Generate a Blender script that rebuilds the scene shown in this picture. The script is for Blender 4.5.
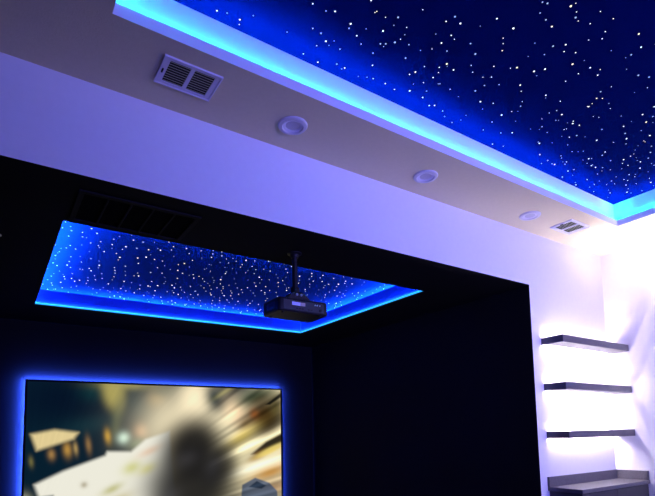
import bpy, bmesh, math, random
import numpy as np
from mathutils import Vector, Matrix

for o in list(bpy.data.objects):
    bpy.data.objects.remove(o, do_unlink=True)
scn = bpy.context.scene
C = scn.collection
R_ = math.radians
EYE = 1.35

# ------------------------------------------------------------------ camera
YAW, PITCH, ROLL = R_(34.0315), R_(5.3034), R_(-1.1617)
F = Vector((math.sin(YAW)*math.cos(PITCH), math.cos(YAW)*math.cos(PITCH), math.sin(PITCH)))
rt = Vector((math.cos(YAW), -math.sin(YAW), 0)); up = rt.cross(F)
r2 = math.cos(ROLL)*rt + math.sin(ROLL)*up
u2 = -math.sin(ROLL)*rt + math.cos(ROLL)*up
cam_d = bpy.data.cameras.new('camera'); cam = bpy.data.objects.new('camera', cam_d); C.objects.link(cam)
cam.matrix_world = Matrix(((r2.x, u2.x, -F.x, 0), (r2.y, u2.y, -F.y, 0), (r2.z, u2.z, -F.z, EYE), (0, 0, 0, 1)))
cam_d.sensor_fit = 'HORIZONTAL'; cam_d.sensor_width = 36
cam_d.lens = 501.1/655*36
cam_d.shift_y = (386.9-248)/655
cam_d.clip_start = 0.02
scn.camera = cam

# ------------------------------------------------------------------ world, lights, exposure
w = bpy.data.worlds.new('world'); scn.world = w; w.use_nodes = True
w.node_tree.nodes['Background'].inputs[0].default_value = (0.3, 0.3, 0.8, 1)
w.node_tree.nodes['Background'].inputs[1].default_value = 0.004
scn.view_settings.view_transform = 'Standard'; scn.view_settings.look = 'None'
scn.view_settings.exposure = 0; scn.view_settings.gamma = 1
scn.view_settings.use_curve_mapping = False

def area(name, loc, target, sx, sy, col, power, spread=180):
    l = bpy.data.lights.new(name, 'AREA'); l.shape = 'RECTANGLE'; l.size = sx; l.size_y = sy
    l.color = col; l.energy = power; l.spread = R_(spread)
    o = bpy.data.objects.new(name, l); C.objects.link(o); o.location = loc
    d = Vector(target)-Vector(loc); o.rotation_euler = d.to_track_quat('-Z', 'Y').to_euler()
    return o
# unseen added fills: violet on the front wall, two white at the bar
area('added_violet_fill', (2.3, -2.2, 1.75), (2.8, 2.27, 2.6), 1.8, 0.7, (0.20, 0.185, 1.0), 80, 95)
area('added_soffit_fill', (4.25, 1.55, 2.25), (4.27, 1.62, 2.95), 0.4, 0.6, (1.0, 0.90, 1.0), 6.5, 100)  # added to whiten the soffit corner, no fixture stands here
area('added_bar_fill', (3.9, 0.2, 1.9), (3.7, 2.27, 1.5), 0.5, 0.5, (1.0, 0.90, 1.0), 9, 150)  # added white fill for the wall by the shelves, no pendant hangs here

LED_AQUA = (0.0, 0.34, 1.0); S_AQUA = 220
LED_ALC = (0.02, 0.24, 1.0);  S_ALC = 1000
LED_TV = (0.035, 0.10, 1.0);   S_TV = 2400
S_SHELF = 135

# ------------------------------------------------------------------ materials
def mat(name, col, rough=0.6, spec=0.3, metal=0.0, noise=0.0, nscale=8, bump=0.0, bscale=200):
    m = bpy.data.materials.new(name); m.use_nodes = True
    nt = m.node_tree; b = nt.nodes['Principled BSDF']
    b.inputs['Base Color'].default_value = (*col, 1); b.inputs['Roughness'].default_value = rough
    b.inputs['Specular IOR Level'].default_value = spec; b.inputs['Metallic'].default_value = metal
    tc = nt.nodes.new('ShaderNodeTexCoord')
    if noise:
        n = nt.nodes.new('ShaderNodeTexNoise'); n.inputs['Scale'].default_value = nscale; n.inputs['Detail'].default_value = 6
        nt.links.new(tc.outputs['Object'], n.inputs['Vector'])
        mx = nt.nodes.new('ShaderNodeMix'); mx.data_type = 'RGBA'
        mx.inputs[6].default_value = (*[c*(1-noise) for c in col], 1)
        mx.inputs[7].default_value = (*[min(1, c*(1+noise)) for c in col], 1)
        nt.links.new(n.outputs['Fac'], mx.inputs[0]); nt.links.new(mx.outputs[2], b.inputs['Base Color'])
    if bump:
        n = nt.nodes.new('ShaderNodeTexNoise'); n.inputs['Scale'].default_value = bscale; n.inputs['Detail'].default_value = 3
        nt.links.new(tc.outputs['Object'], n.inputs['Vector'])
        bp = nt.nodes.new('ShaderNodeBump'); bp.inputs['Strength'].default_value = bump; bp.inputs['Distance'].default_value = 0.002
        nt.links.new(n.outputs['Fac'], bp.inputs['Height']); nt.links.new(bp.outputs['Normal'], b.inputs['Normal'])
    return m
def emis(name, col, s):
    m = bpy.data.materials.new(name); m.use_nodes = True; nt = m.node_tree
    nt.nodes.clear(); e = nt.nodes.new('ShaderNodeEmission'); o = nt.nodes.new('ShaderNodeOutputMaterial')
    e.inputs[0].default_value = (*col, 1); e.inputs[1].default_value = s
    nt.links.new(e.outputs[0], o.inputs[0]); return m

M = dict(
    wall=mat('white_wall_paint', (0.78, 0.77, 0.80), 0.75, 0.2, noise=0.03, nscale=30, bump=0.25, bscale=150),
    soffit=mat('taupe_ceiling_paint', (0.66, 0.59, 0.39), 0.85, 0.1, noise=0.05, nscale=40, bump=0.35, bscale=120),
    white=mat('white_trim_paint', (0.80, 0.80, 0.82), 0.55, 0.3, noise=0.02),
    black=mat('black_matte_paint', (0.007, 0.007, 0.009), 0.8, 0.06, noise=0.15, nscale=3, bump=0.2, bscale=120),
    navy=mat('navy_tray_paint', (0.008, 0.015, 0.16), 0.7, 0.1, noise=0.05),
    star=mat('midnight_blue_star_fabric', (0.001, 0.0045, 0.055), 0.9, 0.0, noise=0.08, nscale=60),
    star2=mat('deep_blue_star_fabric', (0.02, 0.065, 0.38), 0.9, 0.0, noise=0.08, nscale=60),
    carpet=mat('dark_grey_carpet', (0.06, 0.06, 0.065), 0.95, 0.05, noise=0.3, nscale=200, bump=0.6, bscale=400),
    base=mat('white_baseboard_paint', (0.75, 0.75, 0.77), 0.45, 0.4, noise=0.02),
    register=mat('white_enamel_metal', (0.66, 0.65, 0.72), 0.4, 0.4, noise=0.02),
    slat=mat('grey_green_louver_metal', (0.62, 0.64, 0.42), 0.5, 0.3, noise=0.05),
    duct=mat('dark_duct_metal', (0.03, 0.035, 0.03), 0.7, 0.2, noise=0.1),
    grille=mat('black_grille_metal', (0.010, 0.010, 0.011), 0.8, 0.1, noise=0.1),
    filt=mat('black_filter_mesh', (0.004, 0.004, 0.004), 0.95, 0.02, noise=0.3, nscale=300),
    trimring=mat('white_downlight_trim', (0.58, 0.57, 0.60), 0.35, 0.4, noise=0.02),
    lens=mat('frosted_downlight_lens', (0.42, 0.41, 0.46), 0.3, 0.5, noise=0.02),
    shelf=mat('charcoal_shelf_laminate', (0.075, 0.07, 0.085), 0.32, 0.6, noise=0.2, nscale=20),
    stone=mat('speckled_grey_stone', (0.10, 0.095, 0.11), 0.3, 0.5, noise=0.4, nscale=90),
    cab=mat('charcoal_cabinet_laminate', (0.05, 0.05, 0.052), 0.5, 0.4, noise=0.15, nscale=12),
    steel=mat('brushed_steel', (0.6, 0.6, 0.62), 0.3, 0.5, metal=1.0, noise=0.05),
    plastic=mat('black_plastic', (0.008, 0.008, 0.012), 0.5, 0.3, noise=0.1, nscale=60, bump=0.1),
    port=mat('dark_grey_plastic', (0.018, 0.018, 0.025), 0.4, 0.5, noise=0.1),
    sticker=mat('pale_blue_sticker', (0.55, 0.58, 0.95), 0.5, 0.3, noise=0.03),
    sticker2=mat('tan_sticker', (0.42, 0.34, 0.33), 0.5, 0.3, noise=0.03),
    bezel=mat('black_velvet_bezel', (0.006, 0.006, 0.007), 0.8, 0.1, noise=0.1),
    glass=mat('dark_lens_glass', (0.01, 0.01, 0.03), 0.05, 0.8, noise=0.01),
    aqua=emis('aqua_led_light', LED_AQUA, S_AQUA),
    aqua2=emis('blue_cove_led_light', LED_ALC, S_ALC),
    aquaface=emis('cyan_led_diffuser_light', (0.04, 0.5, 1.0), 1.0),
    under=mat('pale_shelf_underside', (0.07, 0.067, 0.075), 0.5, 0.3, noise=0.04),
    tvled=emis('blue_bias_led_light', LED_TV, S_TV),
    shelfled=emis('white_shelf_led_light', (1.0, 0.88, 1.0), S_SHELF),
    starw=emis('white_fibre_star_light', (0.85, 0.92, 1.0), 1.6),
    stary=emis('warm_fibre_star_light', (1.0, 0.93, 0.72), 1.4),
    stardim=emis('dim_fibre_star_light', (0.42, 0.58, 1.0), 0.9),
)

# ------------------------------------------------------------------ helpers
def box(bm, x0, x1, y0, y1, z0, z1, mi=0, bev=0.0):
    vs = [bm.verts.new((x, y, z)) for z in (z0, z1) for y in (y0, y1) for x in (x0, x1)]
    fs = [(0, 2, 3, 1), (4, 5, 7, 6), (0, 1, 5, 4), (2, 6, 7, 3), (0, 4, 6, 2), (1, 3, 7, 5)]
    out = [bm.faces.new([vs[i] for i in f]) for f in fs]
    for f in out: f.material_index = mi
    if bev:
        es = list({e for f in out for e in f.edges})
        bmesh.ops.bevel(bm, geom=es, offset=bev, segments=2, profile=0.5, affect='EDGES')
    return out
def ring(bm, o, i, z0, z1, mi=0, mi_in=None):
    """rectangular slab with a rectangular hole. o, i = (x0, x1, y0, y1)"""
    def q(r, z): return [bm.verts.new(p) for p in ((r[0], r[2], z), (r[1], r[2], z), (r[1], r[3], z), (r[0], r[3], z))]
    ob, ot, ib, it = q(o, z0), q(o, z1), q(i, z0), q(i, z1)
    for k in range(4):
        j = (k+1) % 4
        for vs, m_ in (((ob[k], ob[j], ot[j], ot[k]), mi), ((ib[j], ib[k], it[k], it[j]), mi if mi_in is None else mi_in),
                       ((ob[j], ob[k], ib[k], ib[j]), mi), ((ot[k], ot[j], it[j], it[k]), mi)):
            bm.faces.new(vs).material_index = m_
def cyl(bm, c, r, h, axis='Z', seg=32, r2=None):
    m = Matrix.Translation(c)
    if axis == 'Y': m = m @ Matrix.Rotation(math.pi/2, 4, 'X')
    if axis == 'X': m = m @ Matrix.Rotation(math.pi/2, 4, 'Y')
    bmesh.ops.create_cone(bm, cap_ends=True, segments=seg, radius1=r, radius2=r if r2 is None else r2, depth=h, matrix=m)
def tube(bm, a, b, r, seg=16):
    a, b = Vector(a), Vector(b); d = b-a
    m = Matrix.Translation((a+b)/2) @ d.to_track_quat('Z', 'Y').to_matrix().to_4x4()
    bmesh.ops.create_cone(bm, cap_ends=True, segments=seg, radius1=r, radius2=r, depth=d.length, matrix=m)
def lathe(bm, prof, c=(0, 0, 0), seg=40):
    rings = []
    for r, z in prof:
        rings.append([bm.verts.new((c[0]+r*math.cos(2*math.pi*k/seg), c[1]+r*math.sin(2*math.pi*k/seg), c[2]+z)) for k in range(seg)])
    for a, b in zip(rings, rings[1:]):
        for k in range(seg):
            bm.faces.new((a[k], a[(k+1) % seg], b[(k+1) % seg], b[k]))
    return rings
def obj(name, bm, mats, parent=None, smooth=False, fix=True):
    if fix: bmesh.ops.recalc_face_normals(bm, faces=bm.faces)
    me = bpy.data.meshes.new(name); bm.to_mesh(me); bm.free()
    for m in (mats if isinstance(mats, (list, tuple)) else [mats]): me.materials.append(m)
    if smooth:
        for p in me.polygons: p.use_smooth = True
        me.set_sharp_from_angle(angle=R_(35))
    o = bpy.data.objects.new(name, me); C.objects.link(o)
    if parent: o.parent = parent
    return o
def struct(name, bm, mats, fix=True):
    o = obj(name, bm, mats, fix=fix); o['kind'] = 'structure'; return o
def thing(name, label, cat, loc=(0, 0, 0), group=None):
    o = bpy.data.objects.new(name, None); C.objects.link(o); o.empty_display_size = 0.05
    o.location = loc; o['label'] = label; o['category'] = cat
    if group: o['group'] = group
    return o
def dup(root, loc, label):
    r = root.copy(); C.objects.link(r); r.location = loc; r['label'] = label
    for ch in list(root.children):
        c = ch.copy(); C.objects.link(c); c.parent = r
        for g in list(ch.children):
            d = g.copy(); C.objects.link(d); d.parent = c
    return r
NB = bmesh.new
Z = EYE

# ------------------------------------------------------------------ structure
XL, XR, YB, Y1 = -2.2, 4.561, -3.4, 2.273
HC = Z+1.55                      # soffit height of the room
HA = Z+1.1206                    # ceiling of the screen alcove
AXL, AXR, AYB = -0.256, 3.447, 5.462
WT = 0.12

bm = NB(); box(bm, XL-WT, XR+WT, YB-WT, AYB+WT, -0.1, 0); struct('floor', bm, M['carpet'])
# front wall with the wide opening; its reveal is painted black
bm = NB()
def P(x, y, z): return bm.verts.new((x, y, z))
def wall_front():
    out = [(XL, 0), (AXL, 0), (AXL, HA), (AXR, HA), (AXR, 0), (XR, 0), (XR, 3.3), (XL, 3.3)]
    a = [P(x, Y1, z) for x, z in out]; b = [P(x, Y1+WT, z) for x, z in out]
    for s in (a, b):
        for q in ((0, 1, 2, 7), (2, 3, 6, 7), (3, 4, 5, 6)):
            bm.faces.new([s[k] for k in q])
    for k in range(8):
        j = (k+1) % 8
        f = bm.faces.new((a[k], a[j], b[j], b[k]))
        f.material_index = 1 if k in (1, 2, 3) else 0
wall_front(); struct('wall_front', bm, [M['wall'], M['black']])
bm = NB(); box(bm, XR, XR+WT, YB, Y1+WT, 0, 3.3); struct('wall_right', bm, M['wall'])
bm = NB(); box(bm, XL-WT, XL, YB, Y1+WT, 0, 3.3); struct('wall_left', bm, M['wall'])
bm = NB(); box(bm, XL-WT, XR+WT, YB-WT, YB, 0, 3.3); struct('wall_back', bm, M['wall'])
# alcove shell
bm = NB(); box(bm, AXR, AXR+WT, Y1+WT, AYB, 0, HA+0.4); struct('wall_alcove_right', bm, M['black'])
bm = NB(); box(bm, AXL-WT, AXL, Y1+WT, AYB, 0, HA+0.4); struct('wall_alcove_left', bm, M['black'])
bm = NB(); box(bm, AXL-WT, AXR+WT, AYB, AYB+WT, 0, HA+0.4); struct('wall_screen', bm, M['black'])
# room ceiling: dropped soffit ring, raised white tray walls
T = (0.322, 3.976, -1.84, 1.838)
def off(r, d): return (r[0]-d, r[1]+d, r[2]-d, r[3]+d)
LIP, TH, SB = 0.05, 0.195, 0.032
TF, CURB = 0.022, 0.006
bm = NB(); ring(bm, (XL, XR, YB, Y1), T, HC, HC+TF, 0, 1); ring(bm, off(T, CURB), T, HC+TF, HC+LIP, 1, 1); struct('ceiling', bm, [M['soffit'], M['white']])
bm = NB(); ring(bm, off(T, 0.15), off(T, SB), HC+TF, HC+TH); struct('ceiling_tray', bm, M['white'])
# alcove ceiling with its own shallow tray
TA = (0.273, 2.862, 2.815, 4.75)
THA = 0.135
bm = NB(); ring(bm, (AXL, AXR, Y1+WT, AYB), TA, HA, HA+THA, 0, 1); struct('ceiling_alcove', bm, [M['black'], M['navy']])
# baseboards
for nm, r in (('baseboard_right', (XR-0.014, XR, YB, Y1-0.28)), ('baseboard_left', (XL, XL+0.014, YB, Y1)),
              ('baseboard_back', (XL+0.014, XR-0.014, YB, YB+0.014)), ('baseboard_front', (XL+0.014, AXL, Y1-0.014, Y1))):
    bm = NB(); box(bm, *r, 0, 0.12, bev=0.003); struct(nm, bm, M['base'])

# ------------------------------------------------------------------ star panels and cove strips
def strip_run(label, r, w_, z0, z1, mats, face=0):
    """LED tape along the four sides of a tray; slot 0 = emitting top, slot 1 = inner face"""
    t = thing('light_strip', label, 'light strip', ((r[0]+r[1])/2, (r[2]+r[3])/2, z0)); L = t.location
    for k, (a, b, c, d) in enumerate(((r[0], r[1], r[3]-w_, r[3]), (r[0], r[1], r[2], r[2]+w_), (r[0], r[0]+w_, r[2]+w_, r[3]-w_), (r[1]-w_, r[1], r[2]+w_, r[3]-w_))):
        bm = NB(); fs = box(bm, a-L.x, b-L.x, c-L.y, d-L.y, 0, z1-z0, face); fs[1].material_index = 0
        obj('strip', bm, mats, t)
strip_run('aqua LED strip hidden behind the lip of the large ceiling tray', off(T, SB-0.001), 0.012, HC+TF, HC+TF+0.015, [M['aqua'], M['aqua']])
strip_run('thin bright blue LED line around the small tray above the screen alcove', off(TA, -0.0005), 0.005, HA+0.0032, HA+0.015, [M['aqua2'], M['aquaface']], 1)
bm = NB(); ring(bm, off(TA, -0.0003), off(TA, -0.0065), HA, HA+0.003); struct('trim_1', bm, M['black'])

def star_panel(label, r, z, m, dens, seed, rmin, rmax, eyexy=(0, 0)):
    t = thing('star_ceiling_panel', label, 'star ceiling', ((r[0]+r[1])/2, (r[2]+r[3])/2, z))
    L = t.location
    bm = NB(); box(bm, r[0]-L.x-0.08, r[1]-L.x+0.08, r[2]-L.y-0.08, r[3]-L.y+0.08, 0, 0.02); obj('panel', bm, m, t)
    rnd = random.Random(seed); pts = []
    W, H = r[1]-r[0], r[3]-r[2]; n = int(W*H*dens); dmin = 0.58/math.sqrt(dens)
    tries = 0
    while len(pts) < n and tries < n*60:
        tries += 1
        x, y = rnd.uniform(r[0]+0.02, r[1]-0.02), rnd.uniform(r[2]+0.02, r[3]-0.02)
        if all((x-a)**2+(y-b)**2 > dmin*dmin for a, b in pts[-400:]): pts.append((x, y))
    # those in the camera's view first, nearest first
    def key(p):
        v = Vector((p[0], p[1], z-EYE)); d = v.dot(F)
        if d < 0.3: return 99+v.length
        px = 327.5+501*v.dot(r2)/d; py = 386.9-501*v.dot(u2)/d
        return v.length if (0 <= px <= 655 and 0 <= py <= 496) else 50+v.length
    pts.sort(key=key)
    def dome(bm, c, rad, mi=0):
        rings = [(rad, 0), (rad*0.8, -rad*0.45), (rad*0.35, -rad*0.75)]
        k6 = []
        for rr, zz in rings: k6.append([bm.verts.new((c[0]+rr*math.cos(a*math.pi/3), c[1]+rr*math.sin(a*math.pi/3), c[2]+zz)) for a in range(6)])
        for a, b in zip(k6, k6[1:]):
            for k in range(6): bm.faces.new((a[k], a[(k+1) % 6], b[(k+1) % 6], b[k])).material_index = mi
        bm.faces.new(k6[-1]).material_index = mi
    protos = []
    for mm in (M['starw'], M['stary'], M['stardim']):
        bm = NB(); dome(bm, (0, 0, 0), 1.0)
        bmesh.ops.recalc_face_normals(bm, faces=bm.faces)
        me = bpy.data.meshes.new('star_light'); bm.to_mesh(me); bm.free(); me.materials.append(mm); protos.append(me)
    bm = NB()
    for k, (x, y) in enumerate(pts):
        q = rnd.random(); mi = 0 if q < 0.42 else (1 if q < 0.6 else 2)
        rad = rmin+(rmax-rmin)*rnd.random()**2
        if k < 100:
            o = bpy.data.objects.new('star_light', protos[mi]); C.objects.link(o); o.parent = t
            o.location = (x-L.x, y-L.y, 0); o.scale = (rad, rad, rad)
        else:
            dome(bm, (x-L.x, y-L.y, 0), rad, mi)
    o = obj('star_lights', bm, [M['starw'], M['stary'], M['stardim']], t); o['kind'] = 'stuff'
    return t
star_panel('deep blue star ceiling with white points inside the large aqua-lit tray over the room', off(T, SB), HC+TH, M['star'], 145, 4, 0.0024, 0.0050)
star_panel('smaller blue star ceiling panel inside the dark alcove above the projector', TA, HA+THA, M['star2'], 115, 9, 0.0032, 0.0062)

# ------------------------------------------------------------------ supply registers
def register(label, loc):
    t = thing('air_vent', label, 'air vent', loc, 'white two-panel registers in the soffit')
    W, H, D = 0.25, 0.178, 0.006
    i1 = (-0.097, -0.008, -0.069, 0.069); i2 = (0.008, 0.097, -0.069, 0.069)
    bm = NB(); ring(bm, (-W/2, W/2, -H/2, H/2), (-0.097, 0.097, -0.069, 0.069), -D, 0)
    box(bm, -0.008, 0.008, -0.069, 0.069, -D, 0)
    # thin raised rim
    ring(bm, (-W/2, W/2, -H/2, H/2), (-W/2+0.006, W/2-0.006, -H/2+0.006, H/2-0.006), -D-0.003, -D)
    obj('frame', bm, M['register'], t)
    bm = NB(); box(bm, -0.097, 0.097, -0.069, 0.069, -0.0008, 0); obj('duct_opening', bm, M['duct'], t)
    for (a, b, _, _) in (i1, i2):
        bm = NB(); n = 9
        for k in range(n):
            y = -0.069+0.138*(k+0.5)/n
            vs = [bm.verts.new(p) for p in ((a, y-0.004, -0.0055), (b, y-0.004, -0.0055), (b, y+0.003, -0.0012), (a, y+0.003, -0.0012),
                                            (a, y-0.003, -0.0060), (b, y-0.003, -0.0060), (b, y+0.004, -0.0017), (a, y+0.004, -0.0017))]
            for f in ((0, 1, 2, 3), (4, 5, 6, 7), (0, 1, 5, 4), (2, 3, 7, 6), (0, 3, 7, 4), (1, 2, 6, 5)): bm.faces.new([vs[i] for i in f])
        obj('louver', bm, M['slat'], t)
    bm = NB(); box(bm, -0.115, -0.109, -0.012, 0.012, -D-0.006, -D, bev=0.001)
    obj('lever', bm, M['duct'], t)
    return t
v0 = register('white ceiling register nearest the camera, between the tray corner and wall', (0.666, 2.018, HC))
dup(v0, (3.662, 2.038, HC), 'white ceiling register in the brightly lit corner near the right wall')

# ------------------------------------------------------------------ downlights (switched off)
def downlight(label, loc):
    t = thing('recessed_downlight', label, 'downlight', loc, 'round white downlights in the soffit')
    bm = NB(); lathe(bm, [(0.075, 0), (0.075, -0.004), (0.071, -0.009), (0.058, -0.0115), (0.054, -0.0115), (0.052, -0.009), (0.047, -0.0025), (0.047, 0)])
    obj('trim_ring', bm, M['trimring'], t, smooth=True)
    bm = NB(); r = lathe(bm, [(0.047, -0.0025), (0.047, -0.001)]); bm.faces.new(r[0]); bm.faces.new(r[1])
    obj('lens', bm, M['lens'], t)
    bm = NB(); lathe(bm, [(0.051, -0.0026), (0.051, -0.0062), (0.040, -0.0045), (0.036, -0.0026)])
    obj('baffle', bm, M['register'], t, smooth=True)
    return t
d0 = downlight('round white downlight nearest the camera, right of the first register', (1.216, 2.066, HC))
dup(d0, (2.154, 2.075, HC), 'round white downlight in the middle of the soffit row')
dup(d0, (3.211, 2.078, HC), 'small round white downlight beside the far register')

# ------------------------------------------------------------------ return grille in alcove ceiling
t = thing('return_air_grille', 'large black return air grille with five openings in the alcove ceiling', 'air vent', (0.585, 2.575, HA))
gx0, gx1, gy0, gy1 = -0.285, 0.285, -0.165, 0.205
bm = NB(); ring(bm, (gx0, gx1, gy0, gy1), (gx0+0.025, gx1-0.025, gy0+0.025, gy1-0.025), -0.008, 0); obj('frame', bm, M['grille'], t)
bm = NB(); box(bm, gx0+0.025, gx1-0.025, gy0+0.025, gy1-0.025, -0.002, 0); obj('filter', bm, M['filt'], t)
for k in range(1, 5):
    x = gx0+0.025+(gx1-gx0-0.05)*k/5
    bm = NB(); box(bm, x-0.005, x+0.005, gy0+0.025, gy1-0.025, -0.008, -0.002); obj('divider', bm, M['grille'], t)

# small sprinkler at the left
t = thing('sprinkler_head', 'tiny grey fitting on the black alcove ceiling at far left', 'sprinkler', (-0.01, 3.20, HA))
bm = NB(); lathe(bm, [(0.030, 0), (0.030, -0.003), (0.014, -0.010), (0.008, -0.012), (0.008, -0.022), (0.0, -0.022)]); obj('escutcheon', bm, M['steel'], t, smooth=True)
bm = NB(); cyl(bm, (0, 0, -0.040), 0.014, 0.002); tube(bm, (-0.008, 0, -0.020), (-0.011, 0, -0.040), 0.0015, 8); tube(bm, (0.008, 0, -0.020), (0.011, 0, -0.040), 0.0015, 8)
obj('deflector', bm, M['steel'], t)

# ------------------------------------------------------------------ projector and its mount
PX, PY, PZ = 1.5415, 2.620, Z+0.72
PW, PD, PH = 0.345, 0.212, 0.086
t = thing('projector_mount', 'black pole mount hanging from the alcove ceiling and holding the projector', 'projector mount', (PX, PY, HA))
dz = PZ+PH-HA           # projector top relative to ceiling
bm = NB(); lathe(bm, [(0.045, 0), (0.045, -0.005), (0.03, -0.012), (0.022, -0.03), (0.0, -0.03)]); obj('ceiling_plate', bm, M['plastic'], t, smooth=True)
bm = NB(); tube(bm, (0, 0, -0.028), (0, 0, dz+0.075), 0.016, 24); obj('pole', bm, M['plastic'], t, smooth=True)
bm = NB(); lathe(bm, [(0.0, 0.095), (0.026, 0.095), (0.028, 0.085), (0.028, 0.060), (0.022, 0.052), (0.0, 0.052)], (0, 0, dz)); obj('swivel_joint', bm, M['plastic'], t, smooth=True)
bm = NB()   # trapezoid bracket
def prism(bm, poly, y0, y1):
    a = [bm.verts.new((x, y0, z)) for x, z in poly]; b = [bm.verts.new((x, y1, z)) for x, z in poly]
    bm.faces.new(a); bm.faces.new(b[::-1])
    for k in range(len(poly)):
        j = (k+1) % len(poly); bm.faces.new((a[k], a[j], b[j], b[k]))
prism(bm, [(-0.085, dz+0.006), (0.085, dz+0.006), (0.072, dz+0.020), (0.034, dz+0.056), (-0.034, dz+0.056), (-0.072, dz+0.020)], -0.05, -0.044)
prism(bm, [(-0.085, dz+0.006), (0.085, dz+0.006), (0.072, dz+0.020), (0.034, dz+0.056), (-0.034, dz+0.056), (-0.072, dz+0.020)], 0.044, 0.05)
box(bm, -0.036, 0.036, -0.05, 0.05, dz+0.050, dz+0.056)
obj('bracket', bm, M['plastic'], t)
bm = NB(); box(bm, -0.12, 0.12, -0.055, 0.055, dz+0.001, dz+0.007, bev=0.002); obj('mounting_plate', bm, M['plastic'], t)
for x in (-0.018, 0.012):
    bm = NB(); cyl(bm, (x, -0.053, dz+0.038), 0.0075, 0.006, 'Y', 16); o = obj('bolt', bm, M['steel'], t); o['label'] = 'bright steel bolt'

p = thing('projector', 'black ceiling projector with a rear label, hung in front of the small star ceiling', 'projector', (PX, PY, PZ))
bm = NB()
# body with rounded plan corners and sloped front
def rrect(w, d, r, z, n=5):
    v = []
    for cx, cy, a0 in ((w/2-r, d/2-r, 0), (-w/2+r, d/2-r, 90), (-w/2+r, -d/2+r, 180), (w/2-r, -d/2+r, 270)):
        for k in range(n+1):
            a = R_(a0+90*k/n); v.append(bm.verts.new((cx+r*math.cos(a), cy+r*math.sin(a), z)))
    return v
rs = [rrect(PW-0.012, PD-0.012, 0.02, 0), rrect(PW, PD, 0.022, 0.008), rrect(PW, PD, 0.022, PH-0.014), rrect(PW-0.010, PD-0.010, 0.02, PH-0.004), rrect(PW-0.03, PD-0.03, 0.015, PH)]
for a, b in zip(rs, rs[1:]):
    for k in range(len(a)): bm.faces.new((a[k], a[(k+1) % len(a)], b[(k+1) % len(a)], b[k]))
bm.faces.new(rs[0]); bm.faces.new(rs[-1])
obj('body', bm, M['plastic'], p, smooth=True)
yb = -PD/2
bm = NB(); box(bm, -PW/2+0.03, PW/2-0.03, yb-0.0015, yb+0.001, 0.012, PH-0.016, bev=0.001); pan = obj('rear_panel', bm, M['port'], p)
for x0, x1, m_, lb in ((-0.085, -0.028, M['sticker'], 'pale blue label'), (-0.028, 0.006, M['sticker2'], 'tan label')):
    bm = NB(); box(bm, x0, x1, yb-0.0025, yb-0.0015, 0.040, 0.060); o = obj('sticker', bm, m_, pan); o['label'] = lb
for x in (-0.05, -0.03, -0.012, 0.03, 0.05):
    bm = NB(); box(bm, x-0.006, x+0.006, yb-0.0035, yb-0.0015, 0.018, 0.026); obj('socket', bm, M['plastic'], pan)
bm = NB(); cyl(bm, (0.115, yb-0.004, 0.028), 0.009, 0.005, 'Y', 20); obj('power_socket', bm, M['plastic'], pan)
for x in (0.075, 0.090, 0.108):
    bm = NB(); cyl(bm, (x, yb-0.004, 0.055), 0.004, 0.005, 'Y', 12); o = obj('jack', bm, M['steel'], pan); o['label'] = 'bright metal jack'
bm = NB(); cyl(bm, (0.07, PD/2+0.012, 0.04), 0.032, 0.024, 'Y', 32); ln = obj('lens_barrel', bm, M['port'], p, smooth=True)
bm = NB(); cyl(bm, (0.07, PD/2+0.0255, 0.04), 0.025, 0.003, 'Y', 32); obj('lens_glass', bm, M['glass'], ln)
bm = NB()
for k in range(7): box(bm, -PW/2-0.0015, -PW/2+0.001, -0.06+k*0.018, -0.052+k*0.018, 0.02, 0.06)
obj('side_vent', bm, M['port'], p)
for x, y in ((-0.13, -0.075), (0.13, -0.075), (-0.13, 0.075), (0.13, 0.075)):
    bm = NB(); cyl(bm, (x, y, -0.003), 0.010, 0.006, 'Z', 16); obj('foot', bm, M['plastic'], p)

# ------------------------------------------------------------------ projection screen with blue bias light
SX0, SX1, SZ1 = 0.262, 2.959, Z+0.5584
SZ0 = SZ1-(SX1-SX0)*9/16
SY = 5.3725
sc = thing('projection_screen', 'large wide screen showing a blurred cream and teal picture, blue glow around it', 'screen', ((SX0+SX1)/2, SY, SZ0))
w2, h2 = (SX1-SX0)/2, SZ1-SZ0
bm = NB(); ring(bm, (-w2, w2, 0, h2), (-w2+0.018, w2-0.018, 0.018, h2-0.018), 0, 0.03)
for v in bm.verts: v.co = Vector((v.co.x, v.co.z, v.co.y))
obj('frame', bm, M['bezel'], sc)
bm = NB(); box(bm, -w2+0.01, w2-0.01, 0.022, 0.032, 0.01, h2-0.01); obj('backing', bm, M['bezel'], sc)
bm = NB(); ring(bm, (-w2+0.005, w2-0.005, 0.005, h2-0.005), (-w2+0.015, w2-0.015, 0.015, h2-0.015), 0.031, 0.050)
for f in bm.faces: f.material_index = 0 if all(abs(v.co.z-0.050) < 1e-4 for v in f.verts) else 1
for v in bm.verts: v.co = Vector((v.co.x, v.co.z, v.co.y))
obj('light_strip', bm, [M['tvled'], M['bezel']], sc)
for x in (-w2*0.6, w2*0.6):
    bm = NB(); box(bm, x-0.03, x+0.03, 0.032, AYB-SY, h2*0.35, h2*0.65); obj('wall_bracket', bm, M['bezel'], sc)

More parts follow.
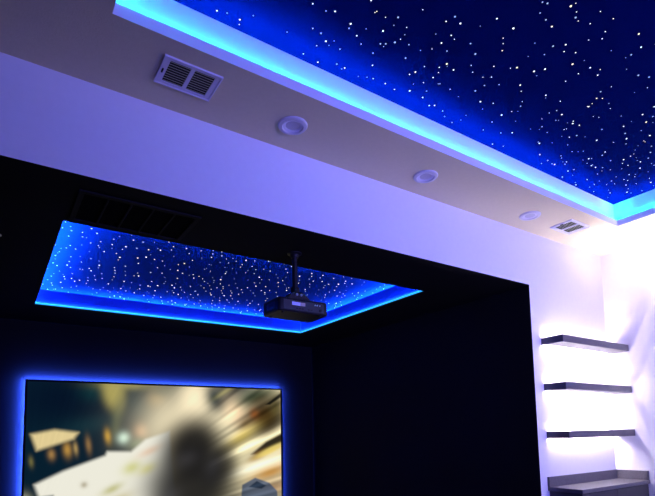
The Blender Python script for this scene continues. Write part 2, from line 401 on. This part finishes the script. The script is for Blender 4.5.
# picture shown on the screen (the projected still itself)
NX, NYp = 420, 236
us = np.linspace(0, 1, NX); vs_ = np.linspace(0, 1, NYp)
U, V = np.meshgrid(us, vs_)                  # V: 0 top, 1 bottom
X = 21+U*261; Y = 384+V*147                  # working units of the still
rng = np.random.RandomState(3)
def lin(c): c = np.array(c)/255.; return np.where(c < 0.04045, c/12.92, ((c+0.055)/1.055)**2.4)
img = np.ones((NYp, NX, 3))*lin((16, 42, 58))
def sm(x, a, b): t_ = np.clip((x-a)/(b-a), 0, 1); return t_*t_*(3-2*t_)
def mix(mask, col):
    global img
    m_ = np.clip(mask, 0, 1)[..., None]; img = img*(1-m_)+lin(col)*m_
def blob(cx, cy, rx, ry, ang, col, a=1., hard=1.):
    c, s = math.cos(R_(ang)), math.sin(R_(ang)); dx, dy = X-cx, Y-cy
    p_ = (dx*c+dy*s)/rx; q_ = (-dx*s+dy*c)/ry
    mix(a*np.exp(-(p_*p_+q_*q_)**hard), col)
def poly(pts, col, soft=1.5, a=1.):
    d = np.full(X.shape, 1e9); inside = np.zeros(X.shape, bool); n = len(pts)
    for k in range(n):
        x0, y0 = pts[k]; x1, y1 = pts[(k+1) % n]
        ex, ey = x1-x0, y1-y0; t_ = np.clip(((X-x0)*ex+(Y-y0)*ey)/(ex*ex+ey*ey+1e-9), 0, 1)
        d = np.minimum(d, np.hypot(X-x0-t_*ex, Y-y0-t_*ey))
        cr = ((y0 > Y) != (y1 > Y)) & (X < (x1-x0)*(Y-y0)/((y1-y0)+1e-9)+x0); inside ^= cr
    sd = np.where(inside, d, -d); mix(a*sm(sd, -soft, soft), col)
def streak(angf, seed, n=160, sharp=6.):
    r_ = np.random.RandomState(seed); tab = r_.rand(n+1)
    ph = (angf % 1.0)*n; i = ph.astype(int); f_ = ph-i; f_ = f_*f_*(3-2*f_)
    return tab[i % n]*(1-f_)+tab[(i+1) % n]*f_
# cold shade, upper left
blob(50, 400, 45, 26, 0, (10, 28, 50), 0.9)
blob(76, 392, 12, 10, 0, (18, 66, 72), 0.7)
blob(95, 392, 11, 20, -12, (176, 165, 100), 0.95, 1.6)
blob(108, 385, 26, 5, 0, (170, 162, 105), 0.8)
blob(98, 418, 5, 22, 8, (130, 132, 92), 0.6)
blob(120, 404, 14, 14, -30, (26, 62, 74), 0.9)
blob(137, 398, 10, 10, -40, (150, 128, 92), 0.8)
blob(145, 390, 14, 6, 0, (36, 66, 66), 0.7)
blob(74, 425, 30, 9, -12, (28, 62, 72), 0.7)
# blurred small lights
for cx, cy, rx, ry, col in ((42, 452, 3, 5, (170, 135, 85)), (55, 448, 3.5, 7, (190, 150, 80)), (62, 447, 2, 6, (175, 150, 100)), (73, 444, 2.5, 8, (150, 120, 80)),
                            (90, 436, 3, 7, (200, 160, 70)), (105, 438, 6, 6, (215, 240, 222)), (122, 432, 7, 8, (190, 150, 120)), (118, 444, 9, 6, (110, 130, 110)), (26, 458, 2, 5, (120, 115, 75))):
    blob(cx, cy, rx, ry, -8, col, 0.9)
# hot centre
mix(0.97*sm(X*0.62+Y*1.0, 522, 562)*sm(X, 90, 150), (236, 226, 190))
blob(170, 425, 46, 40, 0, (245, 232, 198), 0.85)
blob(178, 396, 18, 24, 20, (250, 236, 202), 0.97, 1.5)
blob(150, 425, 30, 22, -30, (240, 228, 196), 0.6)
# pale slanted slabs, left
poly([(25, 433), (44, 429), (64, 432), (60, 438), (30, 448)], (226, 208, 158), 2.8, 0.95)
poly([(29, 479), (52, 468), (88, 455), (90, 451), (112, 452), (126, 440), (150, 432), (160, 540), (60, 540), (44, 490), (33, 491)], (233, 231, 218), 2.6, 0.97)
blob(22, 494, 6, 8, -20, (190, 188, 160), 0.8)
for cx, cy, rx, ry, col in ((95, 488, 10, 4, (180, 178, 110)), (113, 468, 9, 6, (200, 200, 120)), (128, 470, 9, 5, (225, 220, 150)), (70, 482, 3, 3, (165, 155, 130)), (130, 452, 12, 4, (226, 196, 170)), (100, 500, 14, 6, (190, 180, 130))):
    blob(cx, cy, rx, ry, -25, col, 0.7)
# right side: motion streaks that fan out from the centre
ang = np.arctan2(-(Y-545), X-20); rad = np.hypot(X-120, Y-500)
right = sm(X, 185, 205)
blob(201, 396, 11, 15, -32, (24, 52, 62), 0.95)
blob(212, 388, 16, 3, -32, (150, 145, 100), 0.8)
blob(226, 412, 14, 18, -35, (236, 208, 172), 0.9)
blob(250, 393, 30, 11, -18, (52, 66, 52), 0.97, 1.3)
blob(262, 416, 28, 24, -25, (74, 54, 24), 0.99, 1.8)
blob(236, 425, 12, 7, -32, (110, 82, 40), 0.7)
blob(247, 413, 6, 6, -30, (165, 95, 40), 0.6)
blob(276, 404, 9, 14, 0, (96, 88, 50), 0.8)
poly([(262, 402), (282, 388), (284, 392), (268, 402)], (14, 16, 20), 1.2, 0.9)
blob(232, 440, 22, 7, -28, (238, 214, 120), 0.85)
blob(262, 446, 34, 4, -24, (240, 226, 180), 0.95, 1.5)
poly([(243, 460), (262, 446), (284, 436), (284, 447), (252, 461)], (34, 24, 16), 2., 0.95)
blob(250, 463, 12, 5, -25, (140, 84, 30), 0.8)
blob(268, 456, 24, 4, -22, (246, 222, 130), 0.95, 1.5)
blob(250, 474, 40, 6, -12, (246, 240, 214), 0.95, 1.4)
blob(268, 482, 26, 7, -14, (214, 160, 82), 0.9)
blob(225, 466, 16, 9, -25, (250, 238, 196), 0.8)
blob(272, 500, 26, 9, -10, (190, 150, 110), 0.8)
blob(240, 520, 60, 16, 0, (120, 110, 100), 0.8)
poly([(232, 494), (248, 487), (266, 494), (276, 504), (280, 540), (228, 540)], (96, 112, 136), 1.2, 0.9)
poly([(240, 497), (250, 491), (262, 497), (256, 500)], (44, 62, 84), 1.0, 0.85)
# dark out of focus smoke in the middle
blob(176, 492, 52, 44, 0, (32, 32, 36), 0.97, 2.2)
blob(176, 448, 36, 32, -25, (28, 28, 32), 0.97, 2.0)
blob(206, 470, 20, 26, 25, (34, 34, 38), 0.8, 1.6)
blob(168, 462, 14, 9, -20, (78, 76, 78), 0.5); blob(198, 470, 9, 14, 20, (72, 71, 74), 0.45); blob(150, 500, 14, 8, -20, (82, 80, 82), 0.5)
st = streak(ang/(2*math.pi)*1.0, 5, 420); st2 = streak(ang/(2*math.pi)+0.13, 8, 150)
amp = (0.65*sm(X, 185, 225)+0.08*sm(rad, 60, 120))
img *= (1+(st[..., None]-0.5)*amp[..., None]*0.9)*(1+(st2[..., None]-0.5)*amp[..., None]*0.7)
img = np.clip(1.12*img**1.18, 0.001, 0.93)
me = bpy.data.meshes.new('picture')
xs = -w2+0.018+(2*w2-0.036)*us; zs = h2-0.018-(h2-0.036)*vs_
co = np.zeros((NYp, NX, 3)); co[..., 0] = xs[None, :]; co[..., 1] = 0.016; co[..., 2] = zs[:, None]
idx = np.arange(NX*NYp).reshape(NYp, NX)
fc = np.stack([idx[:-1, :-1], idx[1:, :-1], idx[1:, 1:], idx[:-1, 1:]], -1).reshape(-1, 4)
me.from_pydata(co.reshape(-1, 3).tolist(), [], fc.tolist())
ca = me.color_attributes.new('picture_colour', 'FLOAT_COLOR', 'POINT')
rgba = np.ones((NX*NYp, 4), np.float32); rgba[:, :3] = img.reshape(-1, 3); ca.data.foreach_set('color', rgba.ravel())
pm = bpy.data.materials.new('lit_screen_picture'); pm.use_nodes = True; nt = pm.node_tree; nt.nodes.clear()
at = nt.nodes.new('ShaderNodeAttribute'); at.attribute_name = 'picture_colour'
e = nt.nodes.new('ShaderNodeEmission'); e.inputs[1].default_value = 1.0; oo = nt.nodes.new('ShaderNodeOutputMaterial')
nt.links.new(at.outputs['Color'], e.inputs[0]); nt.links.new(e.outputs[0], oo.inputs[0])
me.materials.append(pm)
pic = bpy.data.objects.new('picture', me); C.objects.link(pic); pic.parent = sc

# ------------------------------------------------------------------ floating shelves with LED uplights
SHX0, SHD, SHT = 3.560, 0.181, 0.055
def shelf(label, z):
    t = thing('floating_shelf', label, 'shelf', (SHX0, Y1, z), 'charcoal shelves above the bar counter')
    bm = NB(); prof = [(-SHD, 0), (-0.030, 0), (-0.030, 0.026), (-0.001, 0.026), (-0.001, 0.030), (-0.030, 0.030), (-0.030, SHT), (-SHD, SHT)]
    a = [bm.verts.new((0, y, zz)) for y, zz in prof]; b = [bm.verts.new((XR-SHX0-0.001, y, zz)) for y, zz in prof]
    for q in ((0, 1, 6, 7), (2, 3, 4, 5)):
        bm.faces.new([a[k] for k in q]); bm.faces.new([b[k] for k in q])
    bm.faces.new([a[1], a[2], a[5], a[6]]); bm.faces.new([b[1], b[2], b[5], b[6]])
    for k in range(8):
        bm.faces.new((a[k], a[(k+1) % 8], b[(k+1) % 8], b[k])).material_index = 1 if k == 0 else 0
    for xe in (0, XR-SHX0-0.013): box(bm, xe, xe+0.012, -0.030, -0.001, 0, SHT)
    obj('board', bm, [M['shelf'], M['under']], t)
    for za, zb in ((0.030, 0.040), (0.014, 0.026)):  # lower strip on the upper shelves is added to whiten the wall beneath
        bm = NB(); box(bm, 0.03, XR-SHX0-0.03, -0.024, -0.006, za, zb); obj('light_strip', bm, M['shelfled'], t)
    return t
s1 = shelf('topmost charcoal floating shelf, its pale underside showing', Z+0.6544)
dup(s1, (SHX0, Y1, Z+0.2956), 'middle charcoal floating shelf between the topmost and the lowest one')
s3 = dup(s1, (SHX0, Y1, Z-0.0727), 'lowest charcoal floating shelf, seen edge-on just above the bar counter')

# ------------------------------------------------------------------ bar counter
CX0, CYF, CZ = 3.533, 0.271, Z-0.439
t = thing('bar_countertop', 'speckled grey stone bar counter with low backsplash in the right corner', 'countertop', (CX0, Y1, CZ))
bm = NB(); box(bm, 0, XR-CX0-0.001, -CYF, -0.001, -0.028, 0, bev=0.002); obj('slab', bm, M['stone'], t)
bm = NB(); box(bm, 0, XR-CX0-0.001, -0.018, -0.001, 0, 0.076, bev=0.001); obj('backsplash', bm, M['stone'], t)
bm = NB(); box(bm, XR-CX0-0.018, XR-CX0-0.001, -CYF+0.004, -0.018, 0, 0.076, bev=0.001); obj('side_splash', bm, M['stone'], t)
t = thing('bar_cabinet', 'charcoal base cabinet under the stone bar counter', 'cabinet', (CX0, Y1, 0))
cw = XR-CX0
bm = NB(); box(bm, 0.02, cw-0.001, -CYF+0.035, -0.001, 0.08, CZ-0.029); obj('carcass', bm, M['cab'], t)
bm = NB(); box(bm, 0.03, cw-0.01, -CYF+0.07, -0.01, 0, 0.08); obj('plinth', bm, M['cab'], t)
for a, b, hx in ((0.022, cw/2-0.001, cw/2-0.04), (cw/2+0.002, cw-0.004, cw/2+0.04)):
    bm = NB(); box(bm, a, b, -CYF+0.015, -CYF+0.034, 0.085, CZ-0.034, bev=0.002); d = obj('door', bm, M['cab'], t)
    bm = NB(); tube(bm, (hx, -CYF-0.012, 0.50), (hx, -CYF-0.012, 0.64), 0.005, 12)
    tube(bm, (hx, -CYF+0.016, 0.52), (hx, -CYF-0.012, 0.52), 0.004, 10); tube(bm, (hx, -CYF+0.016, 0.62), (hx, -CYF-0.012, 0.62), 0.004, 10)
    obj('handle', bm, M['steel'], d)
